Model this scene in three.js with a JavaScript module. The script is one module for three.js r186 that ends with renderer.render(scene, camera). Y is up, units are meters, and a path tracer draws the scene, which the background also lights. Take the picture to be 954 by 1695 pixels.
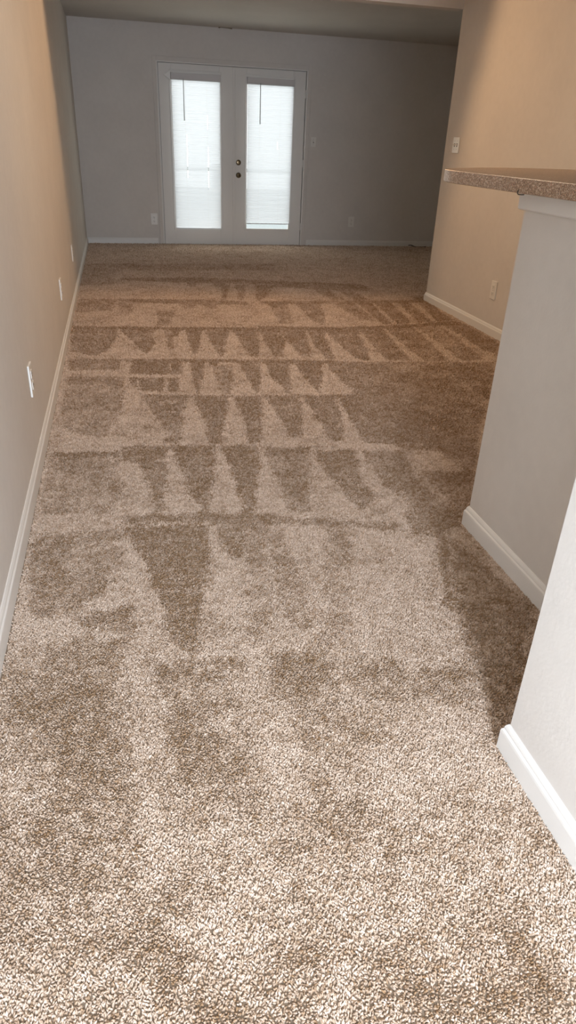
import * as THREE from 'three';
import { RoundedBoxGeometry } from 'three/addons/geometries/RoundedBoxGeometry.js';
import { mergeGeometries } from 'three/addons/utils/BufferGeometryUtils.js';
import { RectAreaLightUniformsLib } from 'three/addons/lights/RectAreaLightUniformsLib.js';

// ---------------------------------------------------------------- camera, sky, light, exposure
const scene = new THREE.Scene();
const renderer = new THREE.WebGLRenderer({ antialias: true });
renderer.toneMapping = THREE.LinearToneMapping;
renderer.toneMappingExposure = 1.0;
renderer.shadowMap.enabled = true;
RectAreaLightUniformsLib.init();

const camera = new THREE.PerspectiveCamera(2 * Math.atan(847.5 / 1134.7) * 180 / Math.PI, 954 / 1695, 0.05, 200);
camera.rotation.order = 'YXZ';
camera.rotation.set(-0.4961, -0.2428, 0.0434);
camera.position.set(0.39, 1.28, 9.813);
camera.updateMatrixWorld();

scene.background = new THREE.Color().setRGB(0.90, 0.94, 0.95);       // bright overcast sky outside the doors
scene.backgroundIntensity = 3.7;

function areaLight(name, w, h, color, intensity, at, look) {
  const l = new THREE.RectAreaLight(color, intensity, w, h);
  l.name = name; l.position.set(...at); l.lookAt(...look); scene.add(l); return l;
}
// daylight entering through the glazed entrance door behind the camera
areaLight('entrance_daylight', 0.46, 1.72, new THREE.Color().setRGB(0.765, 0.895, 1.08), 59, [0.52, 1.12, 11.38], [0.52, 1.12, 5]);
// daylight entering through the two blinds of the french doors
for (const x of [1.43, 2.357]) areaLight('blind_daylight', 0.56, 1.6, new THREE.Color().setRGB(1.0, 0.98, 0.82), 1.1, [x, 1.05, 0.20], [x, 0.25, 6]);

// ---------------------------------------------------------------- helpers
let seed = 7;
const rnd = () => { seed = (seed * 1664525 + 1013904223) >>> 0; return seed / 4294967296; };
const hash = (i, j, k = 0) => { let h = (i * 374761393 + j * 668265263 + k * 2147483647) | 0; h = Math.imul(h ^ (h >>> 13), 1274126177); return ((h ^ (h >>> 16)) >>> 0) / 4294967296; };
function vnoise(x, y, k = 0) {
  const i = Math.floor(x), j = Math.floor(y), u = x - i, v = y - j, a = u * u * (3 - 2 * u), b = v * v * (3 - 2 * v);
  return (hash(i, j, k) * (1 - a) + hash(i + 1, j, k) * a) * (1 - b) + (hash(i, j + 1, k) * (1 - a) + hash(i + 1, j + 1, k) * a) * b;
}
const fbm = (x, y, k = 0) => vnoise(x, y, k) * 0.5 + vnoise(x * 2.1, y * 2.1, k + 1) * 0.3 + vnoise(x * 4.3, y * 4.3, k + 2) * 0.2;
const lin = (r, g, b) => new THREE.Color().setRGB(r, g, b);
const used = {};
function numbered(name) { const n = used[name] = (used[name] ?? -1) + 1; return n ? `${name}_${String(n).padStart(3, '0')}` : name; }
function box(x0, x1, y0, y1, z0, z1) { const g = new THREE.BoxGeometry(x1 - x0, y1 - y0, z1 - z0); g.translate((x0 + x1) / 2, (y0 + y1) / 2, (z0 + z1) / 2); return g; }
function rbox(x0, x1, y0, y1, z0, z1, r = 0.002, s = 2) { const g = new RoundedBoxGeometry(x1 - x0, y1 - y0, z1 - z0, s, r); g.translate((x0 + x1) / 2, (y0 + y1) / 2, (z0 + z1) / 2); return g; }
function merged(gs) { return gs.length === 1 ? gs[0] : mergeGeometries(gs.map((g) => { const q = g.index ? g.toNonIndexed() : g; for (const k of Object.keys(q.attributes)) if (!['position', 'normal', 'uv'].includes(k)) q.deleteAttribute(k); return q; })); }
function mesh(name, gs, m, parent = scene) {
  const o = new THREE.Mesh(merged([].concat(gs)), m); o.name = parent === scene ? numbered(name) : name;
  o.castShadow = o.receiveShadow = true; parent.add(o); return o;
}
function struct(name, gs, m) { const o = mesh(name, gs, m); o.userData.kind = 'structure'; return o; }
function thing(name, label, category, at = [0, 0, 0], turn = 0, group) {
  const o = new THREE.Group(); o.name = numbered(name); o.position.set(...at); o.rotation.y = turn; o.userData = { label, category };
  if (group) o.userData.group = group;
  scene.add(o); return o;
}
// uv in metres along the two axes a wall or slab runs in
function metricUV(g) {
  const p = g.attributes.position, n = g.attributes.normal, uv = new Float32Array(p.count * 2);
  for (let i = 0; i < p.count; i++) {
    const ax = Math.abs(n.getX(i)), ay = Math.abs(n.getY(i));
    uv[2 * i] = ax > 0.7 ? p.getZ(i) : p.getX(i);
    uv[2 * i + 1] = ay > 0.7 ? p.getZ(i) : p.getY(i);
  }
  g.setAttribute('uv', new THREE.BufferAttribute(uv, 2)); return g;
}
function dataTexture(n, f, srgb, rep) {
  const d = new Uint8Array(n * n * 4);
  for (let j = 0; j < n; j++) for (let i = 0; i < n; i++) { const c = f(i, j, n); for (let k = 0; k < 3; k++) d[(j * n + i) * 4 + k] = Math.max(0, Math.min(255, c[k] * 255)); d[(j * n + i) * 4 + 3] = 255; }
  const t = new THREE.DataTexture(d, n, n); t.wrapS = t.wrapT = THREE.RepeatWrapping; t.magFilter = THREE.LinearFilter; t.minFilter = THREE.LinearMipmapLinearFilter; t.generateMipmaps = true;
  if (srgb) t.colorSpace = THREE.SRGBColorSpace;
  t.repeat.set(rep, rep); t.needsUpdate = true; return t;
}
// noise that repeats over n
function tnoise(x, y, per, k) {
  const i = Math.floor(x), j = Math.floor(y), u = x - i, v = y - j, a = u * u * (3 - 2 * u), b = v * v * (3 - 2 * v), m = (q) => ((q % per) + per) % per;
  return (hash(m(i), m(j), k) * (1 - a) + hash(m(i + 1), m(j), k) * a) * (1 - b) + (hash(m(i), m(j + 1), k) * (1 - a) + hash(m(i + 1), m(j + 1), k) * a) * b;
}

// ---------------------------------------------------------------- materials
const peel = dataTexture(512, (i, j, n) => { const x = i / n, y = j / n; const v = tnoise(x * 60, y * 60, 60, 3) * 0.6 + tnoise(x * 140, y * 140, 140, 5) * 0.4; return [v, v, v]; }, false, 2);
const wallTone = dataTexture(256, (i, j, n) => { const x = i / n, y = j / n; const v = 0.965 + 0.035 * (tnoise(x * 6, y * 6, 6, 11) * 0.6 + tnoise(x * 48, y * 48, 48, 12) * 0.4); return [v, v, v]; }, true, 0.7);
const paint = (r, g, b, rough = 0.8) => new THREE.MeshStandardMaterial({ color: lin(r, g, b), map: wallTone, roughness: rough, bumpMap: peel, bumpScale: 0.0003 });
const M = {
  wall: paint(0.70, 0.655, 0.60),
  ceiling: paint(0.62, 0.585, 0.53),
  trim: new THREE.MeshStandardMaterial({ color: lin(0.77, 0.745, 0.70), roughness: 0.42 }),
  door: new THREE.MeshStandardMaterial({ color: lin(0.75, 0.72, 0.67), roughness: 0.5 }),
  plate: new THREE.MeshStandardMaterial({ color: lin(0.80, 0.77, 0.71), roughness: 0.35 }),
  slot: new THREE.MeshStandardMaterial({ color: lin(0.03, 0.028, 0.025), roughness: 0.6 }),
  brass: new THREE.MeshStandardMaterial({ color: lin(0.20, 0.15, 0.09), roughness: 0.28, metalness: 1 }),
  steel: new THREE.MeshStandardMaterial({ color: lin(0.45, 0.43, 0.40), roughness: 0.4, metalness: 1 }),
  glass: new THREE.MeshPhysicalMaterial({ color: 0xffffff, transmission: 1, thickness: 0, roughness: 0.02, ior: 1.5 }),
  slat: new THREE.MeshPhysicalMaterial({ color: lin(0.86, 0.875, 0.88), transmission: 0.55, thickness: 0, roughness: 0.95, side: THREE.DoubleSide }),
  vinyl: new THREE.MeshStandardMaterial({ color: lin(0.60, 0.575, 0.56), roughness: 0.5 }),
  wand: new THREE.MeshStandardMaterial({ color: lin(0.38, 0.38, 0.36), roughness: 0.3 }),
  concrete: paint(0.20, 0.225, 0.225, 0.9),
  wood: paint(0.36, 0.38, 0.37, 0.85),
  hedge: new THREE.MeshStandardMaterial({ color: lin(0.10, 0.17, 0.06), roughness: 0.9 }),
};
const speck = dataTexture(512, (i, j, n) => {
  const x = i / n, y = j / n, a = tnoise(x * 90, y * 90, 90, 21), b = tnoise(x * 150, y * 150, 150, 22), c = tnoise(x * 40, y * 40, 40, 23);
  let q = [0.66, 0.56, 0.47];
  if (a > 0.62) q = [0.80, 0.72, 0.64];
  if (b > 0.66) q = [0.45, 0.34, 0.26];
  if (b < 0.22) q = [0.33, 0.25, 0.20];
  if (a < 0.2 && c > 0.5) q = [0.72, 0.56, 0.47];
  return q;
}, true, 3.2);
M.counter = new THREE.MeshPhysicalMaterial({ color: 0xffffff, map: speck, roughness: 0.38 });
M.carpetBack = new THREE.MeshStandardMaterial({ color: lin(0.25, 0.19, 0.135), roughness: 1 });
M.pile = new THREE.MeshStandardMaterial({ color: 0xffffff, roughness: 1 });

// ---------------------------------------------------------------- room shell
const CEIL = 2.425, TX = 3.154, TZ = 3.657, PX = 1.616, PZ = 7.73, NX = 1.21, NZ = 8.782, LX = -0.014, RX = 5.0, RZ = 11.5, HY = 2.239;
const W = (name, gs, m = M.wall) => struct(name, [].concat(gs).map(metricUV), m);
W('floor', box(-0.2, RX + 0.15, -0.15, 0, -0.15, RZ + 0.15), M.carpetBack);
W('ceiling', box(-0.2, RX + 0.15, CEIL, CEIL + 0.15, -0.15, RZ + 0.15), M.ceiling);
W('wall_left', box(LX - 0.15, LX, 0, CEIL, -0.15, RZ));
const DX0 = 0.985, DX1 = 2.815, DTOP = 2.04;                    // the opening that holds the french doors
W('wall_back', [box(LX, DX0 - 0.03, 0, CEIL, -0.15, 0), box(DX1 + 0.03, RX, 0, CEIL, -0.15, 0), box(DX0 - 0.03, DX1 + 0.03, DTOP + 0.03, CEIL, -0.15, 0)]);
W('wall_right', box(RX, RX + 0.15, 0, CEIL, -0.15, TZ + 0.12));
W('wall_partition', [box(TX, TX + 0.12, 0, CEIL, TZ, RZ), box(TX + 0.12, RX, 0, CEIL, TZ, TZ + 0.12)]);
W('wall_header', box(LX, TX, HY, CEIL, TZ - 0.105, TZ + 0.012));
W('wall_peninsula', [box(PX, PX + 0.12, 0, 1.17, PZ, NZ), box(PX + 0.12, TX, 0, 1.17, PZ, PZ + 0.12)]);
W('wall_near', [box(NX, NX + 0.12, 0, CEIL, NZ, RZ), box(NX + 0.12, PX + 0.12, 0, CEIL, NZ, NZ + 0.12)]);
W('wall_rear', [box(LX, 0.16, 0, CEIL, RZ, RZ + 0.15), box(0.88, TX, 0, CEIL, RZ, RZ + 0.15), box(0.16, 0.88, 2.05, CEIL, RZ, RZ + 0.15)]);

// baseboards: a moulded profile (u out from the wall, v up) swept along a path on the floor
const PROFILE = [[0, 0], [0.0135, 0], [0.0135, 0.058], [0.0125, 0.064], [0.0085, 0.069], [0.0085, 0.073], [0.0065, 0.079], [0.003, 0.085], [0, 0.0855]];
function moulding(path, side, profile = PROFILE, y0 = 0) {          // path: [x, z] corners of the wall face; side +1 / -1: which side the moulding stands out on
  const ring = path.map((p, i) => {
    const a = path[Math.max(0, i - 1)], b = path[Math.min(path.length - 1, i + 1)];
    const nrm = (s, t) => { const dx = t[0] - s[0], dz = t[1] - s[1], l = Math.hypot(dx, dz) || 1; return [side * dz / l, -side * dx / l]; };
    const n0 = i ? nrm(a, p) : nrm(p, b), n1 = i < path.length - 1 ? nrm(p, b) : nrm(a, p), k = 1 + n0[0] * n1[0] + n0[1] * n1[1];
    return { p, n: [(n0[0] + n1[0]) / k, (n0[1] + n1[1]) / k] };
  });
  const pos = [], P = (r, q) => [r.p[0] + r.n[0] * q[0], y0 + q[1], r.p[1] + r.n[1] * q[0]];
  for (let i = 0; i < ring.length - 1; i++) for (let k = 0; k < profile.length - 1; k++) {
    const a = P(ring[i], profile[k]), b = P(ring[i + 1], profile[k]), c = P(ring[i + 1], profile[k + 1]), d = P(ring[i], profile[k + 1]);
    if (side > 0) pos.push(...a, ...b, ...c, ...a, ...c, ...d); else pos.push(...a, ...c, ...b, ...a, ...d, ...c);
  }
  for (const [r, flip] of [[ring[0], side < 0], [ring[ring.length - 1], side > 0]]) for (let k = 1; k < profile.length - 1; k++) {
    const a = P(r, profile[0]), b = P(r, profile[k]), c = P(r, profile[k + 1]); pos.push(...(flip ? [...a, ...c, ...b] : [...a, ...b, ...c]));
  }
  const g = new THREE.BufferGeometry(); g.setAttribute('position', new THREE.Float32BufferAttribute(pos, 3)); g.setAttribute('uv', new THREE.Float32BufferAttribute(new Float32Array(pos.length / 3 * 2), 2)); g.computeVertexNormals(); return g;
}
struct('baseboard_left', moulding([[LX, RZ], [LX, 0]], -1), M.trim);
struct('baseboard_back', [moulding([[LX, 0], [DX0 - 0.09, 0]], -1), moulding([[DX1 + 0.09, 0], [RX, 0]], -1)], M.trim);
struct('baseboard_partition', moulding([[RX, TZ], [TX, TZ], [TX, PZ]], -1), M.trim);
struct('baseboard_peninsula', moulding([[TX, PZ], [PX, PZ], [PX, NZ]], -1), M.trim);
struct('baseboard_near', moulding([[PX, NZ], [NX, NZ], [NX, RZ]], -1), M.trim);
// the band of trim under the bar top
const BAND = [[0, 0], [0.012, 0], [0.016, 0.004], [0.016, 0.05], [0, 0.05]];
struct('trim_1', moulding([[TX, PZ], [PX, PZ], [PX, NZ]], -1, BAND, 1.1205), M.trim);
// door casing and jamb of the french doors
const CAS = 0.045;
struct('trim_2', [rbox(DX0 - 0.02 - CAS, DX0 - 0.02, 0, DTOP + 0.02 + CAS, 0, 0.011, 0.003), rbox(DX1 + 0.02, DX1 + 0.02 + CAS, 0, DTOP + 0.02 + CAS, 0, 0.011, 0.003), rbox(DX0 - 0.02, DX1 + 0.02, DTOP + 0.02, DTOP + 0.02 + CAS, 0, 0.011, 0.003)].map(metricUV), M.wall);
struct('trim_4', [box(DX0 - 0.03, DX0 - 0.006, 0, DTOP + 0.006, -0.15, 0.004), box(DX1 + 0.006, DX1 + 0.03, 0, DTOP + 0.006, -0.15, 0.004), box(DX0 - 0.03, DX1 + 0.03, DTOP + 0.006, DTOP + 0.03, -0.15, 0.004),
  box(DX0 - 0.01, DX0 + 0.014, 0, DTOP, -0.075, -0.047), box(DX1 - 0.014, DX1 + 0.01, 0, DTOP, -0.075, -0.047), box(DX0 - 0.01, DX1 + 0.01, DTOP - 0.014, DTOP + 0.01, -0.075, -0.047)], M.door);
struct('trim_3', rbox(DX0 - 0.006, DX1 + 0.006, 0, 0.012, -0.15, 0.004, 0.003), M.steel);     // door sill

// entrance door behind the camera: glazed, daylight comes through it
const entry = struct('door_3', [box(0.16, 0.22, 0, 2.05, RZ + 0.02, RZ + 0.06), box(0.82, 0.88, 0, 2.05, RZ + 0.02, RZ + 0.06), box(0.22, 0.82, 0, 0.22, RZ + 0.02, RZ + 0.06), box(0.22, 0.82, 1.98, 2.05, RZ + 0.02, RZ + 0.06)], M.door);
mesh('glass_pane', box(0.22, 0.82, 0.22, 1.98, RZ + 0.038, RZ + 0.042), M.glass, entry);

// ---------------------------------------------------------------- french doors
function makeDoor(name, x0, x1, gx0, gx1, hardware, hinges) {
  const zb = -0.045, zf = -0.004, y0 = 0.012, y1 = DTOP, gy0 = 0.215, gy1 = 1.955;
  const d = new THREE.Group(); d.name = name; d.userData.kind = 'structure'; scene.add(d);
  const part = (n, g, m) => mesh(n, g, m, d);
  part('stile', rbox(x0 + 0.002, gx0, y0, y1, zb, zf, 0.003), M.door);
  part('stile', rbox(gx1, x1 - 0.002, y0, y1, zb, zf, 0.003), M.door);
  part('rail', box(gx0, gx1, gy1, y1, zb, zf), M.door);
  part('rail', box(gx0, gx1, y0, gy0, zb, zf), M.door);
  const f = 0.022, zr = 0.006;                                   // raised frame round the glass
  part('glazing_frame', [rbox(gx0 - f, gx0 + 0.004, gy0 - f, gy1 + f, zf - 0.01, zr, 0.003), rbox(gx1 - 0.004, gx1 + f, gy0 - f, gy1 + f, zf - 0.01, zr, 0.003), rbox(gx0, gx1, gy1 - 0.004, gy1 + f, zf - 0.01, zr, 0.003), rbox(gx0, gx1, gy0 - f, gy0 + 0.004, zf - 0.01, zr, 0.003)], M.door);
  part('glass_pane', box(gx0, gx1, gy0, gy1, -0.028, -0.022), M.glass);
  if (hardware) {
    const kx = 1.962;
    const lathe = (pts, y) => { const g = new THREE.LatheGeometry(pts.map((p) => new THREE.Vector2(...p)), 28); g.rotateX(Math.PI / 2); g.translate(kx, y, zf); return g; };
    const bolt = part('deadbolt', lathe([[0, 0], [0.031, 0], [0.033, 0.004], [0.030, 0.016], [0.022, 0.02], [0, 0.02]], 1.007), M.brass);
    mesh('thumb_turn', rbox(kx - 0.006, kx + 0.006, 0.987, 1.027, zf + 0.018, zf + 0.036, 0.004), M.brass, bolt);
    const knob = part('door_knob', lathe([[0, 0], [0.032, 0], [0.033, 0.004], [0.026, 0.01], [0.012, 0.013], [0.011, 0.034], [0.021, 0.04], [0.027, 0.05], [0.026, 0.06], [0.018, 0.067], [0, 0.069]], 0.86), M.brass);
    mesh('keyhole_cap', lathe([[0, 0.066], [0.008, 0.066], [0.008, 0.072], [0, 0.073]], 0.86), M.slot, knob);
    part('astragal', rbox(x0 - 0.016, x0 + 0.018, y0, y1, zf, 0.006, 0.003), M.door);
  }
  for (const y of hinges) { const g = new THREE.CylinderGeometry(0.006, 0.006, 0.09, 10); g.translate(x1 + 0.002, y, 0.004); part('hinge', g, M.door); }
  return d;
}
makeDoor('door_1', DX0, 1.9, 1.137, 1.724, false, []);
makeDoor('door_2', 1.9, DX1, 2.067, 2.65, true, [1.80, 1.02, 0.25]);

// ---------------------------------------------------------------- mini blinds hung on the doors
function slatGeometry(x0, x1, slots, wave) {
  const wd = 0.0255, tilt = 1.22, N = 5, xs = [x0];
  for (const s of slots) xs.push(s - 0.0042, s + 0.0042);
  xs.push(x1);
  const pos = [], idx = [], rows = N + 1;
  for (const x of xs) for (let k = 0; k <= N; k++) {
    const u = (k / N - 0.5) * wd, h = 0.0028 * (1 - (2 * k / N - 1) ** 2);
    pos.push(x, u * Math.sin(tilt) + h * Math.cos(tilt), u * Math.cos(tilt) * -1 + h * Math.sin(tilt) + wave);
  }
  for (let c = 0; c < xs.length - 1; c++) for (let k = 0; k < N; k++) {
    if (c % 2 === 1 && k >= 1 && k <= 3) continue;                // route hole for the cord
    const a = c * rows + k, b = a + 1, d = a + rows, e = d + 1; idx.push(a, d, e, a, e, b);
  }
  const g = new THREE.BufferGeometry(); g.setAttribute('position', new THREE.Float32BufferAttribute(pos, 3)); g.setIndex(idx); g.computeVertexNormals(); return g;
}
function makeBlind(label, x0, x1, yBottom, wandX, wandLen, clip, leaks) {   // leaks: route holes that line up and let light through: x, from y, to y
  const zc = 0.034, top = 1.947, b = thing('mini_blind', label, 'blind', [(x0 + x1) / 2, 0, 0], 0, 'mini blinds on the french doors');
  const w = (x1 - x0) / 2;
  mesh('headrail', rbox(-w, w, top - 0.075, top, 0.0065, 0.062, 0.004), M.vinyl, b);
  const slots = [-w + 0.16, w - 0.17], pitch = 0.0212, n = Math.floor((top - 0.085 - yBottom - 0.012) / pitch);
  const cx = (x0 + x1) / 2, shapes = {}, shape = (open, q) => shapes[open.join() + '|' + q] ??= slatGeometry(-w + 0.006, w - 0.006, open, q);
  for (let i = 0; i <= n; i++) {
    const y = top - 0.085 - i * pitch, open = leaks.filter((l) => y < l[1] && y > l[2]).map((l) => l[0] - cx);
    mesh('slat', shape(open, [0, 0.0012, -0.0008][(i * 7) % 3]), M.slat, b).position.set(0, y, zc);
  }
  mesh('bottom_rail', rbox(-w + 0.006, w - 0.006, yBottom - 0.006, yBottom + 0.008, zc - 0.012, zc + 0.012, 0.003), M.slat.clone(), b).material.transmission = 0.25;
  for (const s of slots) { const g = new THREE.CylinderGeometry(0.0007, 0.0007, top - 0.08 - yBottom, 5); g.translate(s, (top - 0.08 + yBottom) / 2, zc + 0.013); mesh('ladder_cord', g, M.plate, b); }
  const wd = new THREE.CylinderGeometry(0.0045, 0.0055, wandLen, 8); wd.translate(0, -wandLen / 2, 0);
  const wm = mesh('tilt_wand', wd, M.wand, b); wm.position.set(wandX - (x0 + x1) / 2, top - 0.07, 0.07);
  mesh('wand_hook', rbox(-0.006, 0.006, -0.008, 0.012, -0.012, 0.006, 0.003), M.wand, wm);
  if (clip) { const s = new THREE.Shape([[0, 0], [0.07, 0.05], [0.075, 0.045], [0.075, -0.04], [0.068, -0.045]].map((p) => new THREE.Vector2(...p))); const g = new THREE.ExtrudeGeometry(s, { depth: 0.012, bevelEnabled: true, bevelSize: 0.002, bevelThickness: 0.002, bevelSegments: 1 }); g.translate(-w - 0.078, top - 0.03, 0.008); mesh('valance_clip', g, M.plate, b); }
  return b;
}
makeBlind('white mini blind on the left french door, lowered to the sill', 1.131, 1.73, 0.212, 1.277, 0.43, true, [[1.305, 1.29, 0.82], [1.565, 1.52, 1.36], [1.569, 1.17, 0.69]]);
makeBlind('white mini blind on the right french door, gap of glass left below it', 2.061, 2.656, 0.285, 2.223, 0.43, false, [[2.462, 1.26, 1.18]]);

// ---------------------------------------------------------------- outside the french doors
const patio = struct('ground', metricUV(box(-12, 16, -0.35, -0.12, -14, -0.16)), M.concrete);
const rail = thing('patio_railing', 'patio railing outside the french doors, showing faintly through the blinds', 'railing', [1.9, -0.12, -1.7]);
mesh('top_rail', rbox(-2.6, 2.6, 0.95, 1.0, -0.04, 0.04, 0.006), M.wood, rail);
for (let i = 0; i < 5; i++) mesh('post', rbox(-2.6 + i * 1.3 - 0.045, -2.6 + i * 1.3 + 0.045, 0, 1.05, -0.045, 0.045, 0.006), M.wood, rail);

// ---------------------------------------------------------------- outlets and switches
function plateShape(w, h, t) { return rbox(-w / 2, w / 2, -h / 2, h / 2, 0, t, 0.0025); }
function makeOutlet(label, at, turn, w = 0.082, h = 0.132, t = 0.008) {
  const o = thing('wall_outlet', label, 'outlet', at, turn, 'wall outlets');
  mesh('cover_plate', plateShape(w, h, t), M.plate, o);
  for (const s of [-1, 1]) {
    const f = mesh('receptacle', rbox(-0.017, 0.017, s * 0.024 - 0.0165, s * 0.024 + 0.0165, t - 0.001, t + 0.0025, 0.0015), M.plate, o);
    mesh('slot_hole', [box(-0.0078, -0.0056, s * 0.024 - 0.003, s * 0.024 + 0.007, t + 0.002, t + 0.0031), box(0.0056, 0.0078, s * 0.024 - 0.003, s * 0.024 + 0.006, t + 0.002, t + 0.0031), box(-0.0025, 0.0025, s * 0.024 - 0.011, s * 0.024 - 0.006, t + 0.002, t + 0.0031)], M.slot, f);
  }
  const sc = new THREE.CylinderGeometry(0.003, 0.003, 0.002, 12); sc.rotateX(Math.PI / 2); sc.translate(0, 0, t + 0.0005); mesh('screw', sc, M.steel, o);
  return o;
}
function makeSwitch(label, at, turn, gangs, h = 0.115) {
  const w = 0.07 + 0.046 * (gangs - 1), o = thing('light_switch', label, 'switch', at, turn, 'light switches');
  mesh('cover_plate', plateShape(w, h, 0.007), M.plate, o);
  for (let i = 0; i < gangs; i++) {
    const x = (i - (gangs - 1) / 2) * 0.046;
    const f = mesh('toggle_frame', box(x - 0.006, x + 0.006, -0.013, 0.013, 0.006, 0.0078), M.slot, o);
    const g = rbox(-0.0045, 0.0045, -0.006, 0.006, 0, 0.016, 0.002); g.rotateX(-0.45); g.translate(x, 0, 0.006); mesh('toggle', g, M.plate, f);
    for (const s of [-1, 1]) { const c = new THREE.CylinderGeometry(0.003, 0.003, 0.002, 12); c.rotateX(Math.PI / 2); c.translate(x, s * 0.03, 0.0072); mesh('screw', c, M.steel, o); }
  }
  return o;
}
makeOutlet('white wall outlet on the left wall nearest the camera', [LX, 0.366, 6.88], Math.PI / 2);
makeOutlet('white wall outlet on the left wall, middle one of the three', [LX, 0.361, 4.92], Math.PI / 2);
makeOutlet('white wall outlet on the left wall nearest the far corner', [LX, 0.368, 3.36], Math.PI / 2);
makeOutlet('pale wall outlet low on the back wall just left of the french doors', [0.855, 0.315, 0], 0);
makeOutlet('dim wall outlet low on the back wall right of the french doors', [3.54, 0.325, 0], 0);
makeOutlet('cream wall outlet on the tan wall above its baseboard, left of the peninsula', [TX, 0.336, 4.89], -Math.PI / 2);
makeSwitch('white double light switch on the tan wall above the bar top', [TX, 1.30, 3.875], -Math.PI / 2, 2);
makeSwitch('dim light switch on the back wall beside the right french door', [2.945, 1.277, 0], 0, 1);

// small things at the edges of the far room
const flap = new THREE.Shape([[-0.08, 0], [0.08, 0], [0.085, -0.012], [0.03, -0.006], [-0.05, -0.004], [-0.075, -0.012]].map((p) => new THREE.Vector2(...p)));
const fg = new THREE.ExtrudeGeometry(flap, { depth: 0.014, bevelEnabled: false }); fg.translate(1.79, CEIL, 0.03);
const fm = mesh('ceiling_bracket', fg, M.brass); fm.userData = { label: 'small dark bracket at the ceiling edge above the french doors', category: 'bracket' };
const cg = new THREE.TubeGeometry(new THREE.CatmullRomCurve3([[4.42, 0.03, 0.02], [4.45, 0.035, 0.05], [4.5, 0.018, 0.07], [4.6, 0.014, 0.06], [4.66, 0.02, 0.09]].map((p) => new THREE.Vector3(...p))), 24, 0.006, 7);
const cm = mesh('cable_stub', cg, M.slot); cm.userData = { label: 'short black cable stub on the carpet in the dark far corner', category: 'cable' };

// ---------------------------------------------------------------- bar top
{
  const top = thing('bar_top', 'speckled tan laminate bar top with a rounded end on the half wall', 'counter', [0, 0, 0]);
  const s = new THREE.Shape();                                    // drawn in x, -z
  s.moveTo(1.535, -8.775); s.lineTo(1.535, -7.42); s.bezierCurveTo(1.535, -7.16, 1.66, -7.05, 1.80, -6.92);
  s.bezierCurveTo(1.95, -6.78, 2.1, -6.62, 2.4, -6.58); s.lineTo(3.15, -6.54); s.lineTo(3.15, -7.98); s.lineTo(1.98, -7.98); s.lineTo(1.98, -8.775); s.closePath();
  const g = new THREE.ExtrudeGeometry(s, { depth: 0.034, bevelEnabled: true, bevelSize: 0.003, bevelThickness: 0.003, bevelSegments: 3, bevelOffset: -0.003, curveSegments: 24 });
  g.rotateX(-Math.PI / 2); g.translate(0, 1.174, 0);
  metricUV(g);
  const slab = mesh('slab', g, M.counter, top);
  // loose end of the laminate edge strip, curling off under the edge
  const cv = new THREE.CatmullRomCurve3([[1.533, 1.180, 7.818], [1.530, 1.175, 7.819], [1.529, 1.1695, 7.824], [1.530, 1.1685, 7.838], [1.534, 1.1695, 7.85]].map((p) => new THREE.Vector3(...p)));
  const tg = new THREE.TubeGeometry(cv, 20, 0.0016, 6); mesh('loose_edge_strip', tg, M.slot, slab).userData.label = 'dark loose end of the edge strip';
}

// ---------------------------------------------------------------- ceiling spotlight of the dining area (above the frame), turned away from the far room
{
  const at = new THREE.Vector3(1.7, 2.325, 3.76), aim = new THREE.Vector3(-0.21, -0.36, 1).normalize();
  const l = thing('ceiling_spotlight', 'white ceiling spotlight in front of the header, turned towards the bar', 'lamp', [at.x, at.y, at.z]);
  const q = new THREE.Quaternion().setFromUnitVectors(new THREE.Vector3(0, 0, 1), aim);
  const base = new THREE.CylinderGeometry(0.06, 0.06, 0.02, 28); base.translate(0, CEIL - at.y - 0.01, -0.045); mesh('ceiling_rose', base, M.trim, l);
  const stem = new THREE.CylinderGeometry(0.008, 0.008, 0.06, 10); stem.translate(0, CEIL - at.y - 0.04, -0.045); mesh('stem', stem, M.steel, l);
  const sh = new THREE.LatheGeometry([[0, -0.10], [0.03, -0.10], [0.045, -0.085], [0.052, -0.04], [0.055, -0.012], [0.052, -0.012], [0.048, -0.04], [0.04, -0.08], [0, -0.085]].map((p) => new THREE.Vector2(...p)), 28); sh.rotateX(Math.PI / 2); sh.applyQuaternion(q); mesh('lamp_shade', sh, M.trim, l);
  const bulb = new THREE.SphereGeometry(0.03, 20, 12); bulb.translate(aim.x * -0.01, aim.y * -0.01, aim.z * -0.01);
  mesh('bulb', bulb, new THREE.MeshStandardMaterial({ color: 0xffffff, emissive: lin(1, 0.62, 0.32), emissiveIntensity: 4 }), l);
  const sp = new THREE.SpotLight(lin(1, 0.62, 0.33), 5.5, 0, Math.PI / 2, 0.18, 2);
  sp.name = 'dining_spot'; sp.position.copy(at); sp.target.position.copy(at).add(aim); sp.castShadow = true; sp.shadow.radius = 4; sp.shadow.mapSize.set(1024, 1024);
  scene.add(sp); scene.add(sp.target);
}

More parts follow.
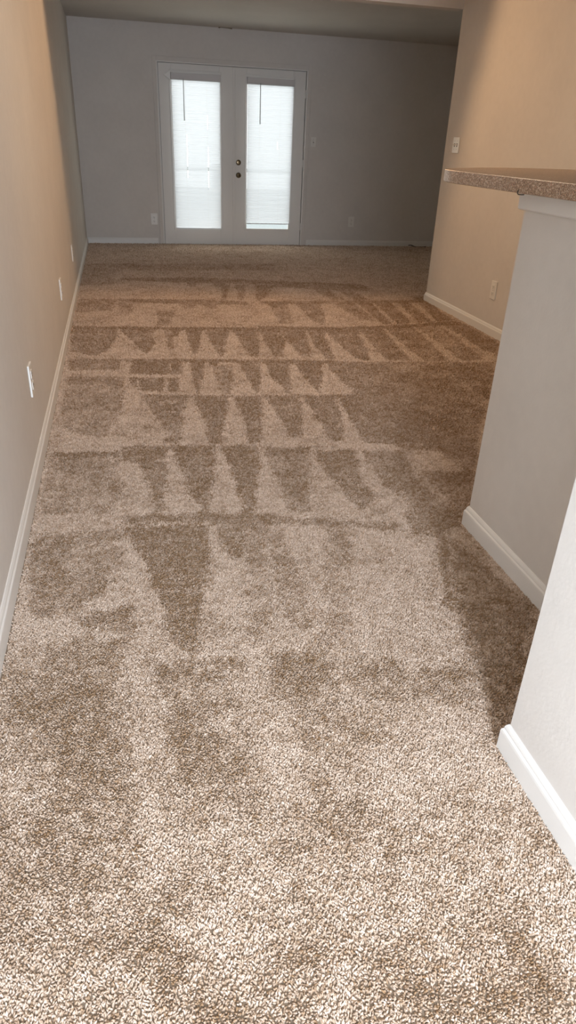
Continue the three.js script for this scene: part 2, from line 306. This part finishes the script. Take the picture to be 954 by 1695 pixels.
// flush ceiling panel further into the dining area (above the frame)
{
  const l = thing('ceiling_panel_light', 'square white flush ceiling light between the bar and the left wall', 'lamp', [1.4, CEIL, 6.1]);
  mesh('frame', [rbox(-0.28, 0.28, -0.045, 0, -0.28, -0.25, 0.004), rbox(-0.28, 0.28, -0.045, 0, 0.25, 0.28, 0.004), rbox(-0.28, -0.25, -0.045, 0, -0.25, 0.25, 0.004), rbox(0.25, 0.28, -0.045, 0, -0.25, 0.25, 0.004)], M.trim, l);
  mesh('diffuser', box(-0.25, 0.25, -0.036, -0.004, -0.25, 0.25), new THREE.MeshStandardMaterial({ color: 0xffffff, emissive: lin(1, 0.76, 0.53), emissiveIntensity: 2 }), l);
  areaLight('panel_glow', 0.48, 0.48, lin(1, 0.75, 0.51), 24, [1.4, CEIL - 0.047, 6.1], [1.4, 0, 6.1001]);
}

// ---------------------------------------------------------------- carpet pile: tufts combed by the cleaning wand into wedges
// every row: how strongly the pile is brushed to its dark side, then the outline of the stroke on the floor (x, z in metres)
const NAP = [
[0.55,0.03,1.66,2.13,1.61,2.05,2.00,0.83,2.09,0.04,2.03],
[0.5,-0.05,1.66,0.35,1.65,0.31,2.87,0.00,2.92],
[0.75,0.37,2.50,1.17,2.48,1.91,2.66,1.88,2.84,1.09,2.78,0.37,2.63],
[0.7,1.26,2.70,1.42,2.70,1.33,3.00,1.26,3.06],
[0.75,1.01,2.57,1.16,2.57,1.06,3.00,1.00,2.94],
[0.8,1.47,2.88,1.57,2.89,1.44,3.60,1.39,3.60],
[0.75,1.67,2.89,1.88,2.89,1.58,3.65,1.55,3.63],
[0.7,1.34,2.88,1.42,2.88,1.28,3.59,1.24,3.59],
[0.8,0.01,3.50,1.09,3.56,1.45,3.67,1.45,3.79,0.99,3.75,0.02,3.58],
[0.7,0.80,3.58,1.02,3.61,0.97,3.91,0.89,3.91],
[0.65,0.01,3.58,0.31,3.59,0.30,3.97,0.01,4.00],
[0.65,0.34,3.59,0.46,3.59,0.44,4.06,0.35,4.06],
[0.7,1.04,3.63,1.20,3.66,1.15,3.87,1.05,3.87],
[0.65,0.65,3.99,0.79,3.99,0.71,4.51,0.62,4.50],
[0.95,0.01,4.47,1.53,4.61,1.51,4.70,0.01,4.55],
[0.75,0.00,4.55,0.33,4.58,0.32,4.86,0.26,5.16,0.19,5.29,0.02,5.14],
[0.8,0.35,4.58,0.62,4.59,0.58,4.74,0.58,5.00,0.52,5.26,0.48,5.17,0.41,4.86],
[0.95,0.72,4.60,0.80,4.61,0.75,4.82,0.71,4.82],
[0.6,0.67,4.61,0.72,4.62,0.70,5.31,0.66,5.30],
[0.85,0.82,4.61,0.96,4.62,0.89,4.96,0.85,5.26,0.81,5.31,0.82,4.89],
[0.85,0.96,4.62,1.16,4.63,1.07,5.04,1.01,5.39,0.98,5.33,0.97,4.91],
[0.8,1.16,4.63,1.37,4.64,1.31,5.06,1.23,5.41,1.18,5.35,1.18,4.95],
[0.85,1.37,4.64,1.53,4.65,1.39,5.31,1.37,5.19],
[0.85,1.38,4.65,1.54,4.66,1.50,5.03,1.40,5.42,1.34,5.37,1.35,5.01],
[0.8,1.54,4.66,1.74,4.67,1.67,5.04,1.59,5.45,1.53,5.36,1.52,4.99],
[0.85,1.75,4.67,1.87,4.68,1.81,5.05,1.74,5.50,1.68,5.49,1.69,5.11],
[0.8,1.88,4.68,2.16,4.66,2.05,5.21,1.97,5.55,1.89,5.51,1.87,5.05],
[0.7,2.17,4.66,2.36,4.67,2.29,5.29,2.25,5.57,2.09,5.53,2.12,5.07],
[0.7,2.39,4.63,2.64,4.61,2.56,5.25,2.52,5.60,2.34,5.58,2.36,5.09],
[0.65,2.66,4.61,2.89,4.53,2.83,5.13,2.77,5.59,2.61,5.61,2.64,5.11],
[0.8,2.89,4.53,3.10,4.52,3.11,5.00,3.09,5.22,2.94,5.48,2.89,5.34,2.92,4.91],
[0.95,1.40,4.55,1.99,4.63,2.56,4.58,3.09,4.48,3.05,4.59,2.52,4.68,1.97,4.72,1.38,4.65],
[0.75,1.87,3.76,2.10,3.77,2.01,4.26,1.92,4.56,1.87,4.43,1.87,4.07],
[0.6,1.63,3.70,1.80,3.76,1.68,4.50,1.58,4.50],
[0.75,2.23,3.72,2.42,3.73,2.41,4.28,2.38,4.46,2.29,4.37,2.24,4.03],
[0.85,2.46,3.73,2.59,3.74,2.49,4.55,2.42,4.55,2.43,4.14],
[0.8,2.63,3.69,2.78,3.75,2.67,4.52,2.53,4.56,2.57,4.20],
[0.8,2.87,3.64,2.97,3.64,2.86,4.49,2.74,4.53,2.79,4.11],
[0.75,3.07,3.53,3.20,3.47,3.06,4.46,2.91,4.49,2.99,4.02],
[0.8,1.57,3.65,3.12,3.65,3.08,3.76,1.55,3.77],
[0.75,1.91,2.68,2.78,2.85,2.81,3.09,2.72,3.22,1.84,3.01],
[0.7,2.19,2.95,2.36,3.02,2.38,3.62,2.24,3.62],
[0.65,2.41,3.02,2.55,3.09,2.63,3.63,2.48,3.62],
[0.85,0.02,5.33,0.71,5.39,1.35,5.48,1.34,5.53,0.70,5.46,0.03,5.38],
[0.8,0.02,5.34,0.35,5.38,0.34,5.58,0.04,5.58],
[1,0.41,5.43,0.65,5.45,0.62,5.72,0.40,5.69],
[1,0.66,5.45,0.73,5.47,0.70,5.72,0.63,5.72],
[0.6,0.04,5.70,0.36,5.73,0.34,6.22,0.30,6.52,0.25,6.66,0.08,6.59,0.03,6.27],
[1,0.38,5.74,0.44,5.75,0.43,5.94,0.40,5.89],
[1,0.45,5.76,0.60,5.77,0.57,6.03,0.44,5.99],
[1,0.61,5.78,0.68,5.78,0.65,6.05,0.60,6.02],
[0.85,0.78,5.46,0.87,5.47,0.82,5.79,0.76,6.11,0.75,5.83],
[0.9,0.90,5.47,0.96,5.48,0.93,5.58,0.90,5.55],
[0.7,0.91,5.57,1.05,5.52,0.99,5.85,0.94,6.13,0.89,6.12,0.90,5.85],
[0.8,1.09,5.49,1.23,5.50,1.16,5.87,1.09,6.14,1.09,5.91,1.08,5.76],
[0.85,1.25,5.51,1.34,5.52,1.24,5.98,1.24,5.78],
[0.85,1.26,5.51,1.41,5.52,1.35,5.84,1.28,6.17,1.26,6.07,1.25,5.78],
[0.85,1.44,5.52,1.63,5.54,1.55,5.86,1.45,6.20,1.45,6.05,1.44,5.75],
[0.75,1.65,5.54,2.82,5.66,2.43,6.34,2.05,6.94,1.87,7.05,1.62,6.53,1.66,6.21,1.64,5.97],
[0.9,1.23,5.45,1.67,5.51,1.93,5.57,1.91,5.63,1.65,5.58,1.22,5.53],
[0.55,2.37,5.73,2.43,5.95,2.40,6.38,2.34,6.46,2.35,5.99],
[0.75,0.46,6.12,0.70,6.12,0.66,6.38,0.61,6.74,0.55,6.76,0.52,6.44,0.46,6.22],
[1,0.52,6.73,0.61,6.72,0.60,6.78,0.53,6.77],
[0.9,0.73,6.14,0.92,6.16,0.87,6.44,0.79,6.82,0.74,6.82,0.75,6.47],
[0.9,0.95,6.16,1.11,6.18,1.05,6.50,0.98,6.84,0.92,6.83,0.95,6.49],
[0.85,1.13,6.19,1.20,6.20,1.14,6.48],
[0.85,1.13,6.18,1.32,6.20,1.27,6.49,1.20,6.78,1.13,6.79,1.14,6.48],
[0.9,1.34,6.21,1.52,6.23,1.45,6.63,1.39,6.86,1.32,6.85,1.34,6.50],
[0.85,1.54,6.23,1.71,6.24,1.68,6.54,1.66,6.92,1.48,6.91,1.50,6.60],
[0.8,1.61,6.45,2.29,6.54,1.96,7.12,1.83,7.32,1.80,7.04,1.64,6.98],
[0.8,0.45,6.06,0.70,6.10,1.20,6.17,1.20,6.21,0.70,6.15,0.45,6.12],
[0.85,1.10,6.15,1.72,6.21,1.70,6.26,1.09,6.20],
[0.95,0.02,6.82,0.32,6.84,0.32,6.91,0.03,6.89],
[0.9,0.33,6.84,0.53,6.83,0.52,6.95,0.42,6.99,0.34,6.97],
[0.55,0.02,6.88,0.32,6.92,0.32,7.16,0.30,7.44,0.03,7.40,0.02,7.29],
[0.8,0.40,6.99,0.52,6.98,0.51,7.18,0.48,7.45,0.46,7.45,0.43,7.22],
[0.95,0.56,6.84,0.76,6.86,0.72,7.11,0.69,7.27,0.62,7.40,0.60,7.38,0.58,7.12],
[0.8,0.62,7.39,0.68,7.30,0.65,7.50,0.63,7.50],
[0.95,0.78,6.87,0.96,6.88,0.90,7.19,0.84,7.50,0.79,7.52,0.79,7.32,0.79,7.07],
[0.8,0.98,6.90,1.05,6.90,0.97,7.25,0.97,7.12],
[0.9,0.33,6.78,0.97,6.86,0.96,6.90,0.33,6.83],
[0.8,0.97,6.89,1.20,6.92,1.14,7.17,1.04,7.53,0.96,7.52,0.98,7.15],
[0.9,0.99,6.89,1.20,6.91,1.17,6.98,0.99,6.96],
[0.85,1.21,6.96,1.41,6.97,1.36,7.20,1.33,7.49,1.24,7.57,1.23,7.34,1.20,7.23],
[0.85,1.43,6.99,1.63,7.01,1.59,7.24,1.60,7.53,1.64,7.65,1.56,7.76,1.48,7.60,1.42,7.37,1.39,7.18],
[0.3,1.41,6.98,1.43,6.99,1.42,7.31,1.40,7.59,1.36,7.58,1.33,7.30],
[0.35,1.62,7.07,1.62,7.27,1.64,7.54,1.61,7.56,1.57,7.34],
[0.85,1.63,7.24,1.88,7.28,1.70,7.59,1.60,7.70,1.63,7.51],
[0.9,0.33,7.46,0.66,7.48,0.91,7.54,0.90,7.61,0.65,7.56,0.32,7.52],
[0.95,0.33,7.54,0.62,7.58,0.64,7.61,0.61,7.85,0.56,8.09,0.53,8.28,0.50,8.32,0.47,8.27,0.44,8.07,0.40,7.82,0.34,7.61],
[0.65,0.05,7.58,0.33,7.54,0.33,7.69,0.33,7.88,0.21,8.00,0.19,8.04,0.11,8.07,0.06,8.05,0.02,7.82,0.02,7.62],
[0.45,0.14,7.64,0.32,7.63,0.32,7.86,0.21,7.96,0.14,7.85],
[0.85,0.20,8.05,0.34,8.03,0.36,8.16,0.32,8.18,0.16,8.10],
[0.8,0.66,7.61,0.78,7.59,0.73,7.80,0.68,7.83,0.67,7.73],
[0.5,0.78,7.59,0.88,7.61,0.75,8.23,0.69,8.22,0.71,7.96],
[0.7,0.65,7.53,0.90,7.58,0.89,7.63,0.64,7.59],
[0.75,0.87,7.54,1.16,7.61,1.37,7.69,1.36,7.73,1.12,7.67,0.85,7.61],
[0.9,1.42,7.60,1.63,7.58,1.53,7.78,1.48,7.79,1.38,7.76],
[0.5,1.06,7.66,1.14,7.67,1.07,8.02,0.98,8.30,0.92,8.29,0.97,8.00],
[0.55,0.84,7.67,0.90,7.68,0.90,8.07,0.87,8.25,0.80,8.24,0.80,7.97],
[0.9,1.46,7.79,1.51,7.80,1.40,8.07,1.34,8.23,1.32,8.21,1.40,7.98],
[0.7,1.52,7.82,1.60,8.27,1.50,8.39,1.26,8.71,1.22,8.70,1.27,8.50,1.34,8.24],
[0.42,-0.25,8.13,0.09,8.18,0.32,8.19,0.42,8.33,0.66,8.36,0.77,8.39,1.08,8.47,1.23,8.53,1.23,8.84,1.02,9.39,-0.10,9.16],
[0.72,0.38,8.34,0.45,8.36,0.45,8.42,0.42,8.46,0.39,8.41],
[0.68,0.42,8.33,0.66,8.34,0.65,8.40,0.62,8.43,0.45,8.44],
[0.68,0.71,8.33,0.86,8.37,0.88,8.43,0.84,8.49,0.68,8.49],
[0.64,0.95,8.40,1.10,8.42,1.06,8.49,0.94,8.48],
[0.68,1.11,8.47,1.28,8.49,1.27,8.55,1.11,8.52],
[0.68,0.09,8.20,0.32,8.19,0.33,8.30,0.32,8.38,0.22,8.42,0.11,8.38],
[0.2,0.33,8.30,0.38,8.32,0.41,8.50,0.40,8.55,0.33,8.53,0.33,8.42],
[0.6,0.02,8.28,0.32,8.42,0.32,8.53,0.03,8.48],
[0.2,0.33,8.45,0.40,8.46,0.42,8.59,0.39,8.70,0.39,8.90,0.40,8.95,0.36,8.95,0.35,8.84,0.33,8.66],
[0.64,0.41,8.46,0.66,8.51,0.63,8.71,0.61,8.89,0.56,8.90,0.46,8.80,0.42,8.59],
[0.6,0.10,8.41,0.32,8.45,0.33,8.64,0.33,8.74,0.35,8.84,0.33,8.94,0.20,9.00,0.12,8.78],
[0.2,0.38,9.03,0.52,9.03,0.54,9.09,0.51,9.13,0.42,9.11,0.40,9.08],
[0.68,0.21,9.02,0.31,9.04,0.36,9.03,0.39,9.07,0.42,9.13,0.39,9.15,0.25,9.11],
[0.64,0.54,9.06,0.63,9.08,0.60,9.19,0.54,9.16],
[0.1,0.32,9.15,0.35,9.16,0.36,9.20,0.32,9.19],
[0.68,0.36,9.14,0.44,9.15,0.46,9.22,0.36,9.20],
[0.25,0.89,8.55,1.24,8.62,1.20,8.76,1.19,9.11,1.14,9.19,1.03,9.08,0.93,8.96,0.87,8.76],
[0.68,0.91,9.15,1.01,9.15,0.97,9.19,0.91,9.20],
[0.64,0.98,9.18,1.05,9.21,1.06,9.26,0.98,9.25],
[0.68,0.60,9.12,0.67,9.13,0.65,9.19,0.58,9.18],
[0.62,0.75,9.14,0.87,9.16,0.82,9.22,0.73,9.18],
[0.15,0.67,9.18,0.70,9.19,0.68,9.26,0.64,9.26],
[0.62,0.78,9.21,0.87,9.23,0.87,9.30,0.77,9.28],
[0.62,0.91,9.25,1.00,9.26,0.94,9.32,0.89,9.31],
];
const napBox = NAP.map((q) => { let a = 9, b = -9, c = 99, d = -9; for (let i = 1; i < q.length; i += 2) { a = Math.min(a, q[i]); b = Math.max(b, q[i]); c = Math.min(c, q[i + 1]); d = Math.max(d, q[i + 1]); } return [a, b, c, d]; });
function napAt(x, z) {
  const wob = 0.006 + 0.008 * Math.max(0, Math.min(1, (z - 5) / 4));
  const px = x + (fbm(x * 14, z * 14, 31) - 0.5) * 3 * wob + (hash(x * 1e4 | 0, z * 1e4 | 0, 5) - 0.5) * wob * 2.2, pz = z + (fbm(x * 14, z * 14, 41) - 0.5) * 4 * wob + (hash(x * 1e4 | 0, z * 1e4 | 0, 6) - 0.5) * wob * 2.6;
  let v = 0.2;
  for (let k = 0; k < NAP.length; k++) {
    const bb = napBox[k]; if (px < bb[0] || px > bb[1] || pz < bb[2] || pz > bb[3]) continue;
    const q = NAP[k], n = (q.length - 1) / 2; let inside = false;
    for (let i = 0, j = n - 1; i < n; j = i++) {
      const xi = q[1 + 2 * i], zi = q[2 + 2 * i], xj = q[1 + 2 * j], zj = q[2 + 2 * j];
      if ((zi > pz) !== (zj > pz) && px < (xj - xi) * (pz - zi) / (zj - zi) + xi) inside = !inside;
    }
    if (inside) v = q[0];
  }
  return v;
}
{
  const R = 5, H = 4, pos = [], idx = [];
  for (let k = 0; k <= H; k++) {                                   // a plump twisted tuft: unit height, bent over, tip rounded
    const t = k / H, r = 0.27 * (t < 0.55 ? 0.85 + 0.35 * t : 1.04 - 0.85 * (t - 0.55) / 0.45 * (t - 0.55) / 0.45 * 0.9), tw = t * 1.6;
    for (let i = 0; i < R; i++) { const a = i / R * Math.PI * 2 + tw; pos.push(Math.cos(a) * r, t, Math.sin(a) * r + 0.22 * t * t); }
  }
  pos.push(0, 1.06, 0.24);
  for (let k = 0; k < H; k++) for (let i = 0; i < R; i++) { const a = k * R + i, b = k * R + (i + 1) % R, c = a + R, d = b + R; idx.push(a, c, b, b, c, d); }
  for (let i = 0; i < R; i++) idx.push(H * R + i, pos.length / 3 - 1, H * R + (i + 1) % R);
  const tuft = new THREE.BufferGeometry(); tuft.setAttribute('position', new THREE.Float32BufferAttribute(pos, 3)); tuft.setIndex(idx); tuft.computeVertexNormals();
  const spots = [];
  const step = (z) => z > 7.8 ? 0.0043 : z > 5 ? 0.0043 + (7.8 - z) / 2.8 * 0.0039 : 0.0082 + (5 - z) / 5 * 0.0045;
  for (let z = 0.012, row = 0; z < 9.75; row++) {
    const s = step(z), x1 = z > NZ ? NX - 0.012 : z > PZ ? PX - 0.012 : z > TZ ? TX - 0.012 : RX;
    for (let x = 0.004 + (row % 2) * s / 2; x < x1; x += s) spots.push([x + (rnd() - 0.5) * s * 0.8, z + (rnd() - 0.5) * s * 0.8, s]);
    z += s * 0.92;
  }
  const im = new THREE.InstancedMesh(tuft, M.pile, spots.length);
  im.name = 'carpet'; im.userData = { label: 'tan and brown cut pile carpet with wedge shaped cleaning marks', category: 'carpet', kind: 'stuff' };
  const m = new THREE.Matrix4(), q = new THREE.Quaternion(), q2 = new THREE.Quaternion(), P = new THREE.Vector3(), S = new THREE.Vector3(), c = new THREE.Color(), Y = new THREE.Vector3(0, 1, 0), A = new THREE.Vector3();
  for (let i = 0; i < spots.length; i++) {
    const [x, z, s] = spots[i];
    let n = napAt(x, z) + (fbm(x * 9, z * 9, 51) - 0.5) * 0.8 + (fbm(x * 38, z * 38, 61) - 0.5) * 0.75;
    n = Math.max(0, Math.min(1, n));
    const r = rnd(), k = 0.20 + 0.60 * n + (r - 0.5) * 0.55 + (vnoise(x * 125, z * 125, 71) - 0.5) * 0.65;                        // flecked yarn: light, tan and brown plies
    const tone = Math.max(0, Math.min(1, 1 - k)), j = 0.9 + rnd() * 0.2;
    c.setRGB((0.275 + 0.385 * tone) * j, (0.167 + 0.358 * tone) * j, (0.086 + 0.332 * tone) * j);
    im.setColorAt(i, c);
    const dark = n + (rnd() - 0.5) * 0.5 > 0.5, az = (dark ? 0 : Math.PI) + (rnd() - 0.5) * 3.4, tilt = dark ? 0.1 + rnd() * 0.5 : 0.25 + rnd() * 0.55;
    A.set(Math.cos(az), 0, -Math.sin(az)); q.setFromAxisAngle(A, tilt); q2.setFromAxisAngle(Y, rnd() * 6.28);
    q.multiply(q2.setFromAxisAngle(Y, (rnd() - 0.5) * 0.8 + az));
    const h = s * (1.5 + rnd() * 0.7), w = s * (1.45 + rnd() * 0.6);
    m.compose(P.set(x, -0.0015, z), q, S.set(w, h, w)); im.setMatrixAt(i, m);
  }
  im.castShadow = im.receiveShadow = true;
  scene.add(im);
  console.log('tufts', spots.length);
}
renderer.render(scene, camera);
